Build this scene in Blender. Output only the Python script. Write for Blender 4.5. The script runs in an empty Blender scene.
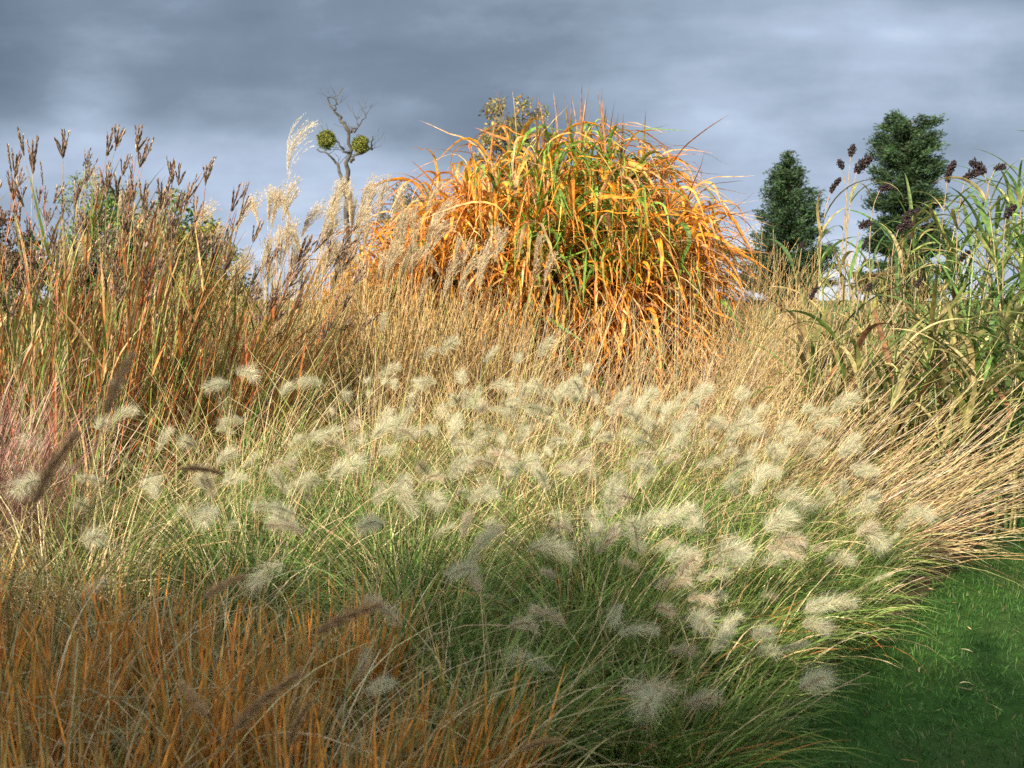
import bpy, math, zlib
import numpy as np
from mathutils import Matrix, Vector

rng = np.random.default_rng(11)
scene = bpy.context.scene
COL = scene.collection
R = math.radians
U = lambda a, b, n=None: rng.uniform(a, b, n)
NRM = lambda m, s, n=None: rng.normal(m, s, n)

# ------------------------------------------------------------------ materials
def new_mat(name):
    m = bpy.data.materials.new(name)
    m.use_nodes = True
    nt = m.node_tree
    nt.nodes.clear()
    return m, nt, nt.nodes, nt.links

def plant_mat(name, trans=0.3, rough=0.55, spec=0.25, var=0.35, scale=40.0):
    """leaf pigment from the per-blade colour attribute, broken up by fine noise; partly translucent"""
    m, nt, N, L = new_mat(name)
    out = N.new('ShaderNodeOutputMaterial')
    at = N.new('ShaderNodeAttribute'); at.attribute_name = 'Col'
    tc = N.new('ShaderNodeTexCoord')
    no = N.new('ShaderNodeTexNoise'); no.inputs['Scale'].default_value = scale; no.inputs['Detail'].default_value = 2
    L.new(tc.outputs['Object'], no.inputs['Vector'])
    mr = N.new('ShaderNodeMapRange')
    mr.inputs[1].default_value = 0.3; mr.inputs[2].default_value = 0.7
    mr.inputs[3].default_value = 1 - var; mr.inputs[4].default_value = 1 + var
    L.new(no.outputs['Fac'], mr.inputs[0])
    mx = N.new('ShaderNodeVectorMath'); mx.operation = 'SCALE'
    L.new(at.outputs['Color'], mx.inputs[0]); L.new(mr.outputs[0], mx.inputs['Scale'])
    p = N.new('ShaderNodeBsdfPrincipled')
    p.inputs['Roughness'].default_value = rough
    p.inputs['Specular IOR Level'].default_value = spec
    L.new(mx.outputs[0], p.inputs['Base Color'])
    t = N.new('ShaderNodeBsdfTranslucent'); L.new(mx.outputs[0], t.inputs['Color'])
    ms = N.new('ShaderNodeMixShader'); ms.inputs[0].default_value = trans
    L.new(p.outputs[0], ms.inputs[1]); L.new(t.outputs[0], ms.inputs[2])
    L.new(ms.outputs[0], out.inputs[0])
    return m

M_BLADE = plant_mat('grass_blade', 0.22)
M_STEM = plant_mat('grass_stem', 0.10)
M_FLUFF = plant_mat('fluffy_bristle', 0.45, 0.7, 0.1, 0.2)
M_PLUME = plant_mat('silky_plume', 0.4, 0.5, 0.3, 0.2)
M_DARK = plant_mat('dark_seed', 0.05, 0.5, 0.3, 0.4)
M_LEAF = plant_mat('broad_leaf', 0.34, 0.5, 0.3, 0.5, 26)
M_TREE = plant_mat('tree_foliage', 0.2, 0.6, 0.2, 0.45, 1.5)
M_BARK = plant_mat('bark', 0.0, 0.9, 0.1, 0.5, 6)

def ground_mat(name, c1, c2, c3, s1, s2):
    m, nt, N, L = new_mat(name)
    out = N.new('ShaderNodeOutputMaterial'); p = N.new('ShaderNodeBsdfPrincipled')
    p.inputs['Roughness'].default_value = 0.95; p.inputs['Specular IOR Level'].default_value = 0.1
    tc = N.new('ShaderNodeTexCoord')
    a = N.new('ShaderNodeTexNoise'); a.inputs['Scale'].default_value = s1; a.inputs['Detail'].default_value = 8
    b = N.new('ShaderNodeTexNoise'); b.inputs['Scale'].default_value = s2; b.inputs['Detail'].default_value = 4
    L.new(tc.outputs['Object'], a.inputs['Vector']); L.new(tc.outputs['Object'], b.inputs['Vector'])
    r = N.new('ShaderNodeValToRGB')
    r.color_ramp.elements[0].position = .35; r.color_ramp.elements[0].color = (*c1, 1)
    r.color_ramp.elements[1].position = .65; r.color_ramp.elements[1].color = (*c2, 1)
    L.new(a.outputs['Fac'], r.inputs[0])
    mx = N.new('ShaderNodeMix'); mx.data_type = 'RGBA'
    mr = N.new('ShaderNodeMapRange'); mr.inputs[1].default_value = .5; mr.inputs[2].default_value = .7
    L.new(b.outputs['Fac'], mr.inputs[0]); L.new(mr.outputs[0], mx.inputs[0])
    L.new(r.outputs[0], mx.inputs[6]); mx.inputs[7].default_value = (*c3, 1)
    L.new(mx.outputs[2], p.inputs['Base Color'])
    bp = N.new('ShaderNodeBump'); bp.inputs['Strength'].default_value = .6; bp.inputs['Distance'].default_value = .03
    L.new(a.outputs['Fac'], bp.inputs['Height']); L.new(bp.outputs[0], p.inputs['Normal'])
    L.new(p.outputs[0], out.inputs[0])
    return m

# ------------------------------------------------------------------ mesh collector
class MB:
    def __init__(s):
        s.v, s.c, s.q, s.t, s.n = [], [], [], [], 0
    def add(s, v, c, q=None, t=None):
        v = np.asarray(v, np.float32).reshape(-1, 3)
        c = np.broadcast_to(np.asarray(c, np.float32), v.shape) if np.ndim(c) < 2 else np.asarray(c, np.float32).reshape(-1, 3)
        s.v.append(v); s.c.append(c)
        if q is not None: s.q.append(np.asarray(q, np.int32).reshape(-1, 4) + s.n)
        if t is not None: s.t.append(np.asarray(t, np.int32).reshape(-1, 3) + s.n)
        s.n += len(v)
    def mesh(s, name, m, origin=(0, 0, 0), smooth=False):
        v = np.concatenate(s.v) - np.asarray(origin, np.float32)
        c = np.concatenate(s.c)
        q = np.concatenate(s.q) if s.q else np.zeros((0, 4), np.int32)
        t = np.concatenate(s.t) if s.t else np.zeros((0, 3), np.int32)
        me = bpy.data.meshes.new(name)
        me.vertices.add(len(v)); me.vertices.foreach_set('co', v.ravel())
        li = np.concatenate([q.ravel(), t.ravel()]).astype(np.int32)
        me.loops.add(len(li)); me.loops.foreach_set('vertex_index', li)
        ls = np.concatenate([np.arange(len(q)) * 4, len(q) * 4 + np.arange(len(t)) * 3]).astype(np.int32)
        me.polygons.add(len(ls)); me.polygons.foreach_set('loop_start', ls)
        me.polygons.foreach_set('loop_total', np.concatenate([np.full(len(q), 4), np.full(len(t), 3)]).astype(np.int32))
        if smooth: me.polygons.foreach_set('use_smooth', np.ones(len(ls), bool))
        me.update(calc_edges=True)
        a = me.color_attributes.new('Col', 'FLOAT_COLOR', 'POINT')
        a.data.foreach_set('color', np.concatenate([c, np.ones((len(c), 1), np.float32)], 1).ravel())
        me.materials.append(m)
        return me
    def build(s, name, m, parent=None, smooth=False):
        o = bpy.data.objects.new(name, s.mesh(name, m, parent.location if parent else (0, 0, 0), smooth))
        COL.objects.link(o)
        if parent: o.parent = parent
        return o

def thing(name, label, cat, loc, group=None, seed=0):
    global rng
    rng = np.random.default_rng(zlib.crc32(label.encode()) + seed)      # each plant grows from its own seed
    o = bpy.data.objects.new(name, None); COL.objects.link(o)
    o.empty_display_size = .1
    o.location = loc; o['label'] = label; o['category'] = cat; o['kind'] = 'thing'
    if group: o['group'] = group
    return o

def pick(pal, n, jit=.18):
    """n pigments from a palette [(weight, rgb)], each a little different"""
    w = np.array([p[0] for p in pal], float); c = np.array([p[1] for p in pal], float)
    k = rng.choice(len(pal), n, p=w / w.sum())
    return np.clip(c[k] * (1 + NRM(0, jit, (n, 1))) * (1 + NRM(0, .06, (n, 3))), .004, .9)

GREEN = (.125, .19, .04); DGREEN = (.075, .14, .03); LGREEN = (.22, .28, .065)
STRAW = (.50, .38, .19); DSTRAW = (.36, .25, .12); PSTRAW = (.60, .49, .28)

# ------------------------------------------------------------------ strands
def path(base, az, th, bend, Ln, S, p=1.3, drift=0.0, kink=0.0):
    n = len(base); t = np.linspace(0, 1, S + 1); tm = (t[1:] + t[:-1]) / 2
    drift = np.broadcast_to(np.asarray(drift, float), (n,))
    def D(tt):
        f = tt ** p if p else np.clip((tt - .08) / .62, 0, 1) ** 2 * (3 - 2 * np.clip((tt - .08) / .62, 0, 1))   # p = 0: arches over, then hangs
        T = th[:, None] + bend[:, None] * f[None]
        A = az[:, None] + drift[:, None] * tt[None]
        return np.stack([np.sin(T) * np.cos(A), np.sin(T) * np.sin(A), np.cos(T)], -1), A
    d, _ = D(tm)
    if kink: d = d + NRM(0, kink, d.shape)
    pts = np.concatenate([np.zeros((n, 1, 3)), np.cumsum(d * (Ln / S)[:, None, None], 1)], 1) + base[:, None]
    tan, A = D(t)
    return pts, tan, A

def lean_dirs(az, th, lx, ly):
    v = np.stack([np.sin(th) * np.cos(az) + lx, np.sin(th) * np.sin(az) + ly, np.cos(th)], -1)
    v /= np.linalg.norm(v, axis=1, keepdims=True)
    return np.arctan2(v[:, 1], v[:, 0]), np.arccos(np.clip(v[:, 2], -1, 1))

def ribbons(mb, P, W, col, col2=None, twist=0.6, fold=0.0, zmin=.006, wide=1.4):
    pts, tan, A = P
    n, K = pts.shape[:2]; t = np.linspace(0, 1, K)
    prof = np.minimum(1, .45 + 3 * t) * np.clip(1 - t ** 2.2, .04, 1)
    side = np.stack([-np.sin(A), np.cos(A), np.zeros_like(A)], -1)
    nor = np.cross(tan, side)
    ph = (U(-1, 1, n)[:, None] + U(-1, 1, n)[:, None] * t[None] * 1.5) * twist
    w = side * np.cos(ph)[..., None] + nor * np.sin(ph)[..., None]
    nn = nor * np.cos(ph)[..., None] - side * np.sin(ph)[..., None]
    hw = (W[:, None] * prof[None])[..., None] * .5 * wide
    rows = [pts - w * hw, pts + w * hw] if not fold else [pts - w * hw + nn * hw * fold, pts, pts + w * hw + nn * hw * fold]
    v = np.stack(rows, 2); a = len(rows)
    v[..., 2] = np.maximum(v[..., 2], zmin)
    c = np.broadcast_to(col[:, None, None, :], v.shape)
    if col2 is not None:
        f = (t ** 1.2)[None, :, None, None]
        c = col[:, None, None, :] * (1 - f) + col2[:, None, None, :] * f
        c = np.broadcast_to(c, v.shape)
    i = (np.arange(n)[:, None, None] * K + np.arange(K - 1)[None, :, None]) * a + np.arange(a - 1)[None, None]
    i = i.ravel()
    mb.add(v, c.reshape(-1, 3), q=np.stack([i, i + 1, i + a + 1, i + a], 1))

def tubes(mb, pts, r0, r1, col, col2=None, sides=3):
    n, K = pts.shape[:2]; t = np.linspace(0, 1, K)
    tan = np.gradient(pts, axis=1); tan /= np.linalg.norm(tan, axis=2, keepdims=True) + 1e-9
    ref = np.where(np.abs(tan[..., 2:3]) > .9, np.array([1., 0, 0]), np.array([0, 0, 1.]))
    a = np.cross(tan, ref); a /= np.linalg.norm(a, axis=2, keepdims=True) + 1e-9
    b = np.cross(tan, a)
    r = (r0[:, None] * (1 - t) + r1[:, None] * t)[..., None]
    v = np.stack([pts + r * (a * math.cos(k * 2 * math.pi / sides) + b * math.sin(k * 2 * math.pi / sides)) for k in range(sides)], 2)
    c = np.broadcast_to(col[:, None, None, :], v.shape)
    if col2 is not None:
        f = t[None, :, None, None]
        c = np.broadcast_to(col[:, None, None, :] * (1 - f) + col2[:, None, None, :] * f, v.shape)
    qs = []
    base = (np.arange(n)[:, None] * K + np.arange(K - 1)[None]).ravel() * sides
    for k in range(sides):
        k2 = (k + 1) % sides
        qs.append(np.stack([base + k, base + k2, base + sides + k2, base + sides + k], 1))
    mb.add(v, c.reshape(-1, 3), q=np.concatenate(qs))

def unit(v): return v / (np.linalg.norm(v, axis=-1, keepdims=True) + 1e-9)

def hairs(mb, p0, d, L, w, bendv, col):
    n = len(p0); d = unit(d)
    p1 = p0 + d * L[:, None] * .5
    p2 = p1 + unit(d + bendv) * L[:, None] * .5
    s = unit(np.cross(d, rng.normal(size=(n, 3)))) * w[:, None] * .5
    v = np.stack([p0 - s, p0 + s, p1 - s * .8, p1 + s * .8, p2], 1)
    i = np.arange(n) * 5
    mb.add(v, np.repeat(col, 5, 0), q=np.stack([i, i + 1, i + 3, i + 2], 1), t=np.stack([i + 2, i + 3, i + 4], 1))

def arc(t, L, bend):
    """points and tangents of a stalk that starts along +Z and bows to +X"""
    a = bend * t
    if abs(bend) < 1e-3: x, z = 0 * t, L * t
    else: x, z = L / bend * (1 - np.cos(a)), L / bend * np.sin(a)
    return np.stack([x, 0 * t, z], -1), np.stack([np.sin(a), 0 * t, np.cos(a)], -1)

# ------------------------------------------------------------------ flower and seed heads (shared meshes, made at real size)
CREAM = [(3, (.65, .61, .44)), (2, (.60, .54, .38)), (1.5, (.55, .56, .37))]
TANNY = [(3, (.56, .48, .33)), (2, (.62, .55, .41)), (1, (.50, .40, .27))]
def fluff_head(L, br, n, bend, pal, core):
    mb = MB()
    t = rng.beta(1.1, 1.1, n); p, tg = arc(t, L, bend)
    ph = U(0, 2 * math.pi, n)
    e1 = np.stack([tg[:, 2], 0 * ph, -tg[:, 0]], -1); e2 = np.broadcast_to(np.array([0, 1., 0]), e1.shape)
    rad = e1 * np.cos(ph)[:, None] + e2 * np.sin(ph)[:, None]
    f = U(.35, 1.5, n)[:, None]
    d = rad + tg * f + NRM(0, .16, (n, 3))
    ln = br * U(.55, 1.15, n) * (.55 + .45 * np.sin(np.pi * np.clip(t, .06, 1)) ** .6)
    hairs(mb, p, d, ln, U(.00035, .0007, n), tg * .45 + np.array([.18, 0, 0]), pick(pal, n, .1))
    m = n // 6
    t = U(0, 1, m); p, tg = arc(t, L, bend); ph = U(0, 6.28, m)
    d = np.stack([tg[:, 2] * np.cos(ph), np.sin(ph), -tg[:, 0] * np.cos(ph)], -1) * .45 + tg
    hairs(mb, p, d, U(.008, .013, m), np.full(m, .002), tg * .2, pick(core, m, .15))
    return mb.mesh('fluffy_head', M_FLUFF)
GREENC = [(1, (.46, .48, .26)), (1, (.52, .46, .29))]
TANC = [(1, (.46, .34, .21)), (1, (.52, .40, .26))]
FLUFF = []
for k in range(10):      # cream, greenish cored
    FLUFF.append(fluff_head(U(.055, .105), U(.040, .056), int(U(420, 640)), U(.2, 1.7), CREAM, GREENC if k % 2 else TANC))
for k in range(6):       # older, tan
    FLUFF.append(fluff_head(U(.055, .09), U(.034, .046), int(U(380, 520)), U(.2, 1.3), TANNY, TANC))
for k in range(2):       # still half closed
    FLUFF.append(fluff_head(U(.06, .08), .015, 320, U(.1, .4), CREAM, GREENC))
H_CREAM, H_TAN, H_ALL = list(range(10)), list(range(10, 16)) + [1, 3, 5], list(range(18))

BROWNP = [(3, (.40, .24, .115)), (2, (.48, .31, .16)), (2, (.56, .42, .25)), (1, (.28, .15, .07))]
def brush_head(L, br, n, bend):
    mb = MB(); t = U(0, 1, n); p, tg = arc(t, L, bend); ph = U(0, 6.28, n)
    rad = np.stack([tg[:, 2] * np.cos(ph), np.sin(ph), -tg[:, 0] * np.cos(ph)], -1)
    ln = br * U(.6, 1.15, n) * (1 - .45 * t)
    hairs(mb, p, rad + tg * U(.5, 1.4, n)[:, None], ln, U(.0004, .0008, n), tg * .3, pick(BROWNP, n, .2))
    pts, _ = arc(np.linspace(0, 1, 7), L, bend)
    tubes(mb, pts[None], np.array([.0032]), np.array([.001]), np.array([[.30, .19, .12]]), sides=5)
    return mb.mesh('brown_brush', M_FLUFF)
BRUSH = [brush_head(.10, .022, 950, .35), brush_head(.09, .021, 820, .2), brush_head(.08, .020, 760, .5)]

def plume_head(L, ns, nh, spread, nod, pal):
    mb = MB()
    b = U(0, .45, ns) ** 1.0
    az = U(0, 6.28, ns); th = U(.02, spread, ns)
    base = np.stack([0 * b, 0 * b, b * L], -1)
    az, th = lean_dirs(az, th, .12, 0)
    ln = (L - b * L * .7) * U(.65, 1.0, ns)
    S = 8
    # strands bow over to +X
    pts = [base]; az0 = az.copy()
    v = np.stack([np.sin(th) * np.cos(az), np.sin(th) * np.sin(az), np.cos(th)], -1)
    for k in range(S):
        v = unit(v + np.array([nod / S * (k / S + .3), 0, -nod * .25 / S]) + NRM(0, .03, v.shape))
        pts.append(pts[-1] + v * (ln / S)[:, None])
    pts = np.stack(pts, 1)
    tubes(mb, pts, np.full(ns, .0007), np.full(ns, .0004), pick(pal, ns))
    n = ns * nh; si = np.repeat(np.arange(ns), nh); tt = U(.02, .999, n) * S; k = tt.astype(int); f = (tt - k)[:, None]
    p = pts[si, k] * (1 - f) + pts[si, k + 1] * f
    tg = unit(pts[si, k + 1] - pts[si, k])
    d = tg + unit(rng.normal(size=(n, 3))) * .75
    hairs(mb, p, d, U(.012, .022, n), np.full(n, .0020), tg * .4, pick(pal, n, .12))
    ax = np.stack([np.zeros(4), np.zeros(4), np.linspace(0, .5 * L, 4)], -1)
    tubes(mb, ax[None], np.array([.0013]), np.array([.0008]), pick(pal, 1))
    return mb.mesh('silky_plume', M_PLUME)
PALE = [(3, (.62, .51, .33)), (2, (.54, .42, .25)), (1, (.68, .60, .44))]
PLUME = [plume_head(.26, 16, 60, .22, .6, PALE), plume_head(.30, 20, 60, .16, .9, PALE), plume_head(.24, 14, 60, .30, .4, PALE), plume_head(.28, 18, 60, .12, .5, PALE)]
CURLY = plume_head(.46, 26, 60, .26, 1.3, [(1, (.74, .66, .50)), (1, (.66, .56, .40))])

PURP = [(3, (.20, .125, .085)), (2, (.26, .17, .11)), (2, (.35, .26, .17)), (1, (.13, .085, .07))]
def toe_head(ns, L, spread):
    mb = MB()
    az = np.linspace(0, 6.28, ns, endpoint=False) + U(-.4, .4, ns); th = U(.05, spread, ns)
    base = np.zeros((ns, 3)); base[:, 2] = U(0, .015, ns)
    ln = L * U(.7, 1.1, ns)
    P = path(base, az, th, U(-.2, .25, ns), ln, 6)
    tubes(mb, P[0], np.full(ns, .0011), np.full(ns, .0006), pick(PURP, ns))
    nh = 26; n = ns * nh; si = np.repeat(np.arange(ns), nh); tt = U(0, .98, n) * 6; k = tt.astype(int); f = (tt - k)[:, None]
    p = P[0][si, k] * (1 - f) + P[0][si, k + 1] * f; tg = unit(P[0][si, k + 1] - P[0][si, k])
    hairs(mb, p, tg + unit(rng.normal(size=(n, 3))) * .32, U(.010, .016, n), U(.0038, .0056, n), tg * .2, pick(PURP, n, .2))
    m = ns * 8; si = rng.integers(0, ns, m); k = rng.integers(0, 6, m)
    hairs(mb, P[0][si, k], unit(P[0][si, k + 1] - P[0][si, k]) + unit(rng.normal(size=(m, 3))) * .35, U(.014, .022, m), np.full(m, .0013), np.zeros((m, 3)), pick(PURP, m))
    return mb.mesh('finger_spikes', M_DARK)
TOE = [toe_head(4, .085, .34), toe_head(3, .095, .26), toe_head(5, .08, .42), toe_head(2, .09, .2), toe_head(4, .10, .22)]

def grain_head(L, Rad, n, droop):
    """dense drooping panicle of near-black grains on short side branches"""
    mb = MB()
    nb = 26; t = np.linspace(.02, 1, nb); p, tg = arc(t, L, droop)
    az = np.arange(nb) * 2.4
    rad = np.stack([tg[:, 2] * np.cos(az), np.sin(az), -tg[:, 0] * np.cos(az)], -1)
    bl = Rad * (np.sin(np.pi * np.clip(t * .82 + .14, 0, 1)) ** .8) * U(.75, 1.2, nb)
    S = 5; pts = [p]; v = unit(rad + tg * .9)
    for k in range(S):
        v = unit(v + np.array([.05, 0, -.06])); pts.append(pts[-1] + v * (bl * 1.25 / S)[:, None])
    pts = np.stack(pts, 1)
    tubes(mb, pts, np.full(nb, .0011), np.full(nb, .0006), pick([(1, (.06, .03, .03))], nb))
    ax, _ = arc(np.linspace(0, 1, 8), L, droop)
    tubes(mb, ax[None], np.array([.003]), np.array([.001]), pick(PURP, 1), sides=5)
    si = rng.integers(0, nb, n); tt = U(.25, .999, n) * S; k = tt.astype(int); f = (tt - k)[:, None]
    c = pts[si, k] * (1 - f) + pts[si, k + 1] * f + NRM(0, .0035, (n, 3))
    o = np.array([[1, 0, 0], [-1, 0, 0], [0, 1, 0], [0, -1, 0], [0, 0, 1.35], [0, 0, -1.35]]) * .0042
    v = c[:, None] + o[None] * U(.8, 1.3, (n, 1, 1))
    fc = np.array([[0, 2, 4], [2, 1, 4], [1, 3, 4], [3, 0, 4], [2, 0, 5], [1, 2, 5], [3, 1, 5], [0, 3, 5]])
    pal = [(4, (.014, .009, .011)), (2, (.028, .015, .016)), (1, (.06, .035, .028))]
    mb.add(v, np.repeat(pick(pal, n, .2), 6, 0), t=(np.arange(n)[:, None, None] * 6 + fc[None]))
    return mb.mesh('grain_panicle', M_DARK, smooth=True)
GRAIN = [grain_head(.12, .030, 620, .9), grain_head(.13, .023, 540, .5), grain_head(.10, .032, 560, 1.5), grain_head(.09, .025, 420, .3)]

def put_head(root, name, mesh, p, tang, scale, spin=None, down=True):
    """one head as a part of its plant, its base at p, pointing along tang, bowing towards where the stem leans"""
    z = Vector(tang).normalized()
    ref = Vector((z.x, z.y, -.6)) if down else Vector((math.cos(spin or 0), math.sin(spin or 0), 0))
    x = ref - z * ref.dot(z)
    if x.length < .05: x = Vector((1, 0, 0)) - z * z.x
    x.normalize(); y = z.cross(x)
    m = Matrix((x, y, z)).transposed().to_4x4()
    o = bpy.data.objects.new(name, mesh); COL.objects.link(o)
    o.parent = root
    o.matrix_local = Matrix.Translation(Vector(p) - root.location) @ m @ Matrix.Scale(scale, 4)
    return o

# ------------------------------------------------------------------ plant builders
FRESH = [(5, GREEN), (4, DGREEN), (2, LGREEN), (1.6, STRAW), (1, PSTRAW)]
MIXED = [(3, GREEN), (2, LGREEN), (4, STRAW), (2, PSTRAW), (1.5, DSTRAW), (1, (.30, .14, .04))]

def disc(n, r, c):
    a = U(0, 6.28, n); q = r * np.sqrt(U(0, 1, n))
    return np.stack([c[0] + q * np.cos(a), c[1] + q * np.sin(a), np.zeros(n)], -1), a

def tuft(mb, c, r, n, L, th, bend, W, pal, lean=(0, 0), S=7, pal2=None, jit=.2, twist=.7, out=.5, p=1.3, drift=.5):
    b, a = disc(n, r, c)
    az = np.where(U(0, 1, n) < out, a + NRM(0, .6, n), U(0, 6.28, n))
    t = np.abs(NRM(th[0], th[1], n))
    az, t = lean_dirs(az, t, lean[0] + NRM(0, .05, n), lean[1] + NRM(0, .05, n))
    P = path(b, az, t, U(bend[0], bend[1], n), U(L[0], L[1], n), S, p, NRM(0, drift, n), .03)
    ribbons(mb, P, U(W[0], W[1], n), pick(pal, n, jit), pick(pal2, n, jit) if pal2 else None, twist)
    return P

def culms(mb, c, r, n, L, th, bend, rad, pal, lean=(0, 0), S=8, pal2=None, out=.6, p=1.6, drift=.2, kink=.012):
    b, a = disc(n, r, c)
    az = np.where(U(0, 1, n) < out, a + NRM(0, .5, n), U(0, 6.28, n))
    t = np.abs(NRM(th[0], th[1], n))
    az, t = lean_dirs(az, t, lean[0] + NRM(0, .04, n), lean[1] + NRM(0, .04, n))
    P = path(b, az, t, U(bend[0], bend[1], n), U(L[0], L[1], n), S, p, NRM(0, drift, n), kink)
    P[0][..., 2] = np.maximum(P[0][..., 2], .01)
    tubes(mb, P[0], np.full(n, rad[0] * 1.3), np.full(n, rad[1] * 1.3), pick(pal, n), pick(pal2, n) if pal2 else None)
    return P

def feathertop(label, c, h, nb, nh, lean=(.1, 0), pal=FRESH, heads=None, straw=44):
    heads = heads or H_ALL
    root = thing('feathertop_grass', label, 'ornamental grass', (c[0], c[1], 0), 'white feathertop grasses')
    mb = MB()
    tuft(mb, c, .16, nb, (.7 * h, 1.25 * h), (.25, .28), (.5, 1.7), (.0022, .0045), pal, lean)
    tuft(mb, c, .2, nb // 3, (.35 * h, .7 * h), (.5, .35), (.3, 1.4), (.0022, .004), pal, lean)
    mb.build('leaves', M_BLADE, root)
    mb = MB()
    culms(mb, c, .15, straw, (.8 * h, 1.35 * h), (.3, .22), (.1, .8), (.0011, .0006), [(3, STRAW), (2, PSTRAW), (1, LGREEN)], lean)
    P = culms(mb, c, .13, nh, (.85 * h, 1.25 * h), (.28, .2), (.2, .9), (.0012, .0008), [(2, LGREEN), (2, STRAW)], lean)
    mb.build('stems', M_STEM, root)
    for k in range(nh):
        put_head(root, 'flower_head', FLUFF[heads[rng.integers(len(heads))]], P[0][k, -1], P[1][k, -1] + NRM(0, .25, 3), U(.8, 1.45))
    return root

RUST = [(4, (.60, .22, .025)), (4, (.62, .30, .045)), (2, (.40, .13, .025)), (1, (.48, .32, .12)), (1, (.15, .16, .04))]
PALEARCH = [(3, (.42, .33, .18)), (2, (.30, .24, .13)), (3, (.20, .21, .08)), (1.5, (.54, .46, .29))]
def brown_fountain(label, c, h, nb, heads=(), lean=(.06, 0)):
    root = thing('fountain_grass', label, 'ornamental grass', (c[0], c[1], 0), 'rusty brown fountain grasses')
    mb = MB()
    tuft(mb, c, .15, int(nb * .85), (.55 * h, 1.0 * h), (.13, .12), (.0, .4), (.005, .0105), RUST, lean, pal2=[(3, (.56, .24, .05)), (1, (.40, .30, .13)), (1, (.22, .2, .06))])
    tuft(mb, c, .17, int(nb * .42), (.9 * h, 1.55 * h), (.3, .2), (1.0, 2.5), (.0014, .003), PALEARCH, lean, S=9)
    tuft(mb, c, .2, nb // 4, (.6 * h, 1.0 * h), (.3, .25), (.5, 1.6), (.0018, .0036), [(2, STRAW), (2, GREEN), (2, DGREEN), (1, LGREEN)], lean)
    mb.build('leaves', M_BLADE, root)
    sm = MB()
    culms(sm, c, .15, 26, (.8 * h, 1.2 * h), (.2, .15), (.2, .9), (.0013, .0007), PALEARCH, lean)
    for (p, d, kind, sc) in heads:
        p, d = np.array(p, float), unit(np.array(d, float))
        b = np.array([c[0] + U(-.06, .06), c[1] + U(-.06, .06), 0.])
        t = np.linspace(0, 1, 10)[:, None]
        q1 = b + np.array([0, 0, 1]) * (p[2] * .55); q2 = p - d * .25
        pts = b * (1 - t) ** 3 + 3 * q1 * t * (1 - t) ** 2 + 3 * q2 * t * t * (1 - t) + p * t ** 3
        tubes(sm, pts[None], np.array([.0014]), np.array([.001]), np.array([[.26, .2, .09]]))
    sm.build('stems', M_STEM, root)
    for (p, d, kind, sc) in heads:
        put_head(root, 'flower_head', BRUSH[kind], p, d, sc)
    return root

REDS = [(3, (.35, .095, .027)), (3, (.42, .17, .05)), (4, (.20, .22, .055)), (5, (.11, .17, .035)), (3, (.48, .36, .17)), (1, (.26, .09, .06))]
def bluestem(label, c, h, nc, lean=(.12, 0), nleaf=300, heads_pal=TOE, thick=1.0):
    h *= .87; nc = int(nc * .8)
    root = thing('bluestem_grass', label, 'ornamental grass', (c[0], c[1], 0), 'tall red-stemmed bluestem grasses')
    sm = MB()
    P = culms(sm, c, .2, nc, (.72 * h, 1.08 * h), (.09, .07), (.02, .3), (.0030 * thick, .0012), REDS, lean, S=10, pal2=[(2, (.32, .22, .09)), (2, (.20, .20, .06)), (2, (.34, .11, .04))], p=1.8)
    culms(sm, c, .22, nc, (.55 * h, .85 * h), (.1, .08), (.05, .4), (.0028, .0012), REDS, lean, S=8)
    lb = MB()
    # leaves come off the culms at their nodes
    n = nleaf; ci = rng.integers(0, nc, n); tt = U(.12, .82, n) * 10; k = tt.astype(int); f = (tt - k)[:, None]
    b = P[0][ci, k] * (1 - f) + P[0][ci, k + 1] * f
    az, t = lean_dirs(U(0, 6.28, n), np.abs(NRM(.12, .16, n)), lean[0], lean[1])
    ribbons(lb, path(b, az, t, U(.0, .8, n), U(.22, .5, n), 6), U(.005, .011, n), pick(REDS, n, .22), pick([(2, (.38, .13, .04)), (2.4, (.46, .33, .15)), (2, (.30, .08, .03)), (2, (.16, .2, .05))], n))
    tuft(lb, c, .25, 190, (.45 * h, .8 * h), (.1, .08), (.05, .6), (.005, .010), REDS, lean)
    lb.build('leaves', M_BLADE, root)
    # side shoots each carry a smaller head
    ns = nc; ci = rng.integers(0, nc, ns); tt = U(.72, .93, ns) * 10; k = tt.astype(int); f = (tt - k)[:, None]
    b = P[0][ci, k] * (1 - f) + P[0][ci, k + 1] * f
    az, t = lean_dirs(U(0, 6.28, ns), U(.1, .28, ns), lean[0], lean[1])
    Q = path(b, az, t, U(-.1, .2, ns), U(.06, .2, ns), 4)
    tubes(sm, Q[0], np.full(ns, .0011), np.full(ns, .0008), pick(REDS, ns))
    sm.build('stems', M_STEM, root)
    for k in range(nc): put_head(root, 'seed_head', heads_pal[rng.integers(5)], P[0][k, -1], P[1][k, -1], U(1.2, 1.75), U(0, 6.28), False)
    for k in range(min(ns, 96 - nc)): put_head(root, 'seed_head', heads_pal[rng.integers(5)], Q[0][k, -1], Q[1][k, -1], U(.8, 1.3), U(0, 6.28), False)
    return root

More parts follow.
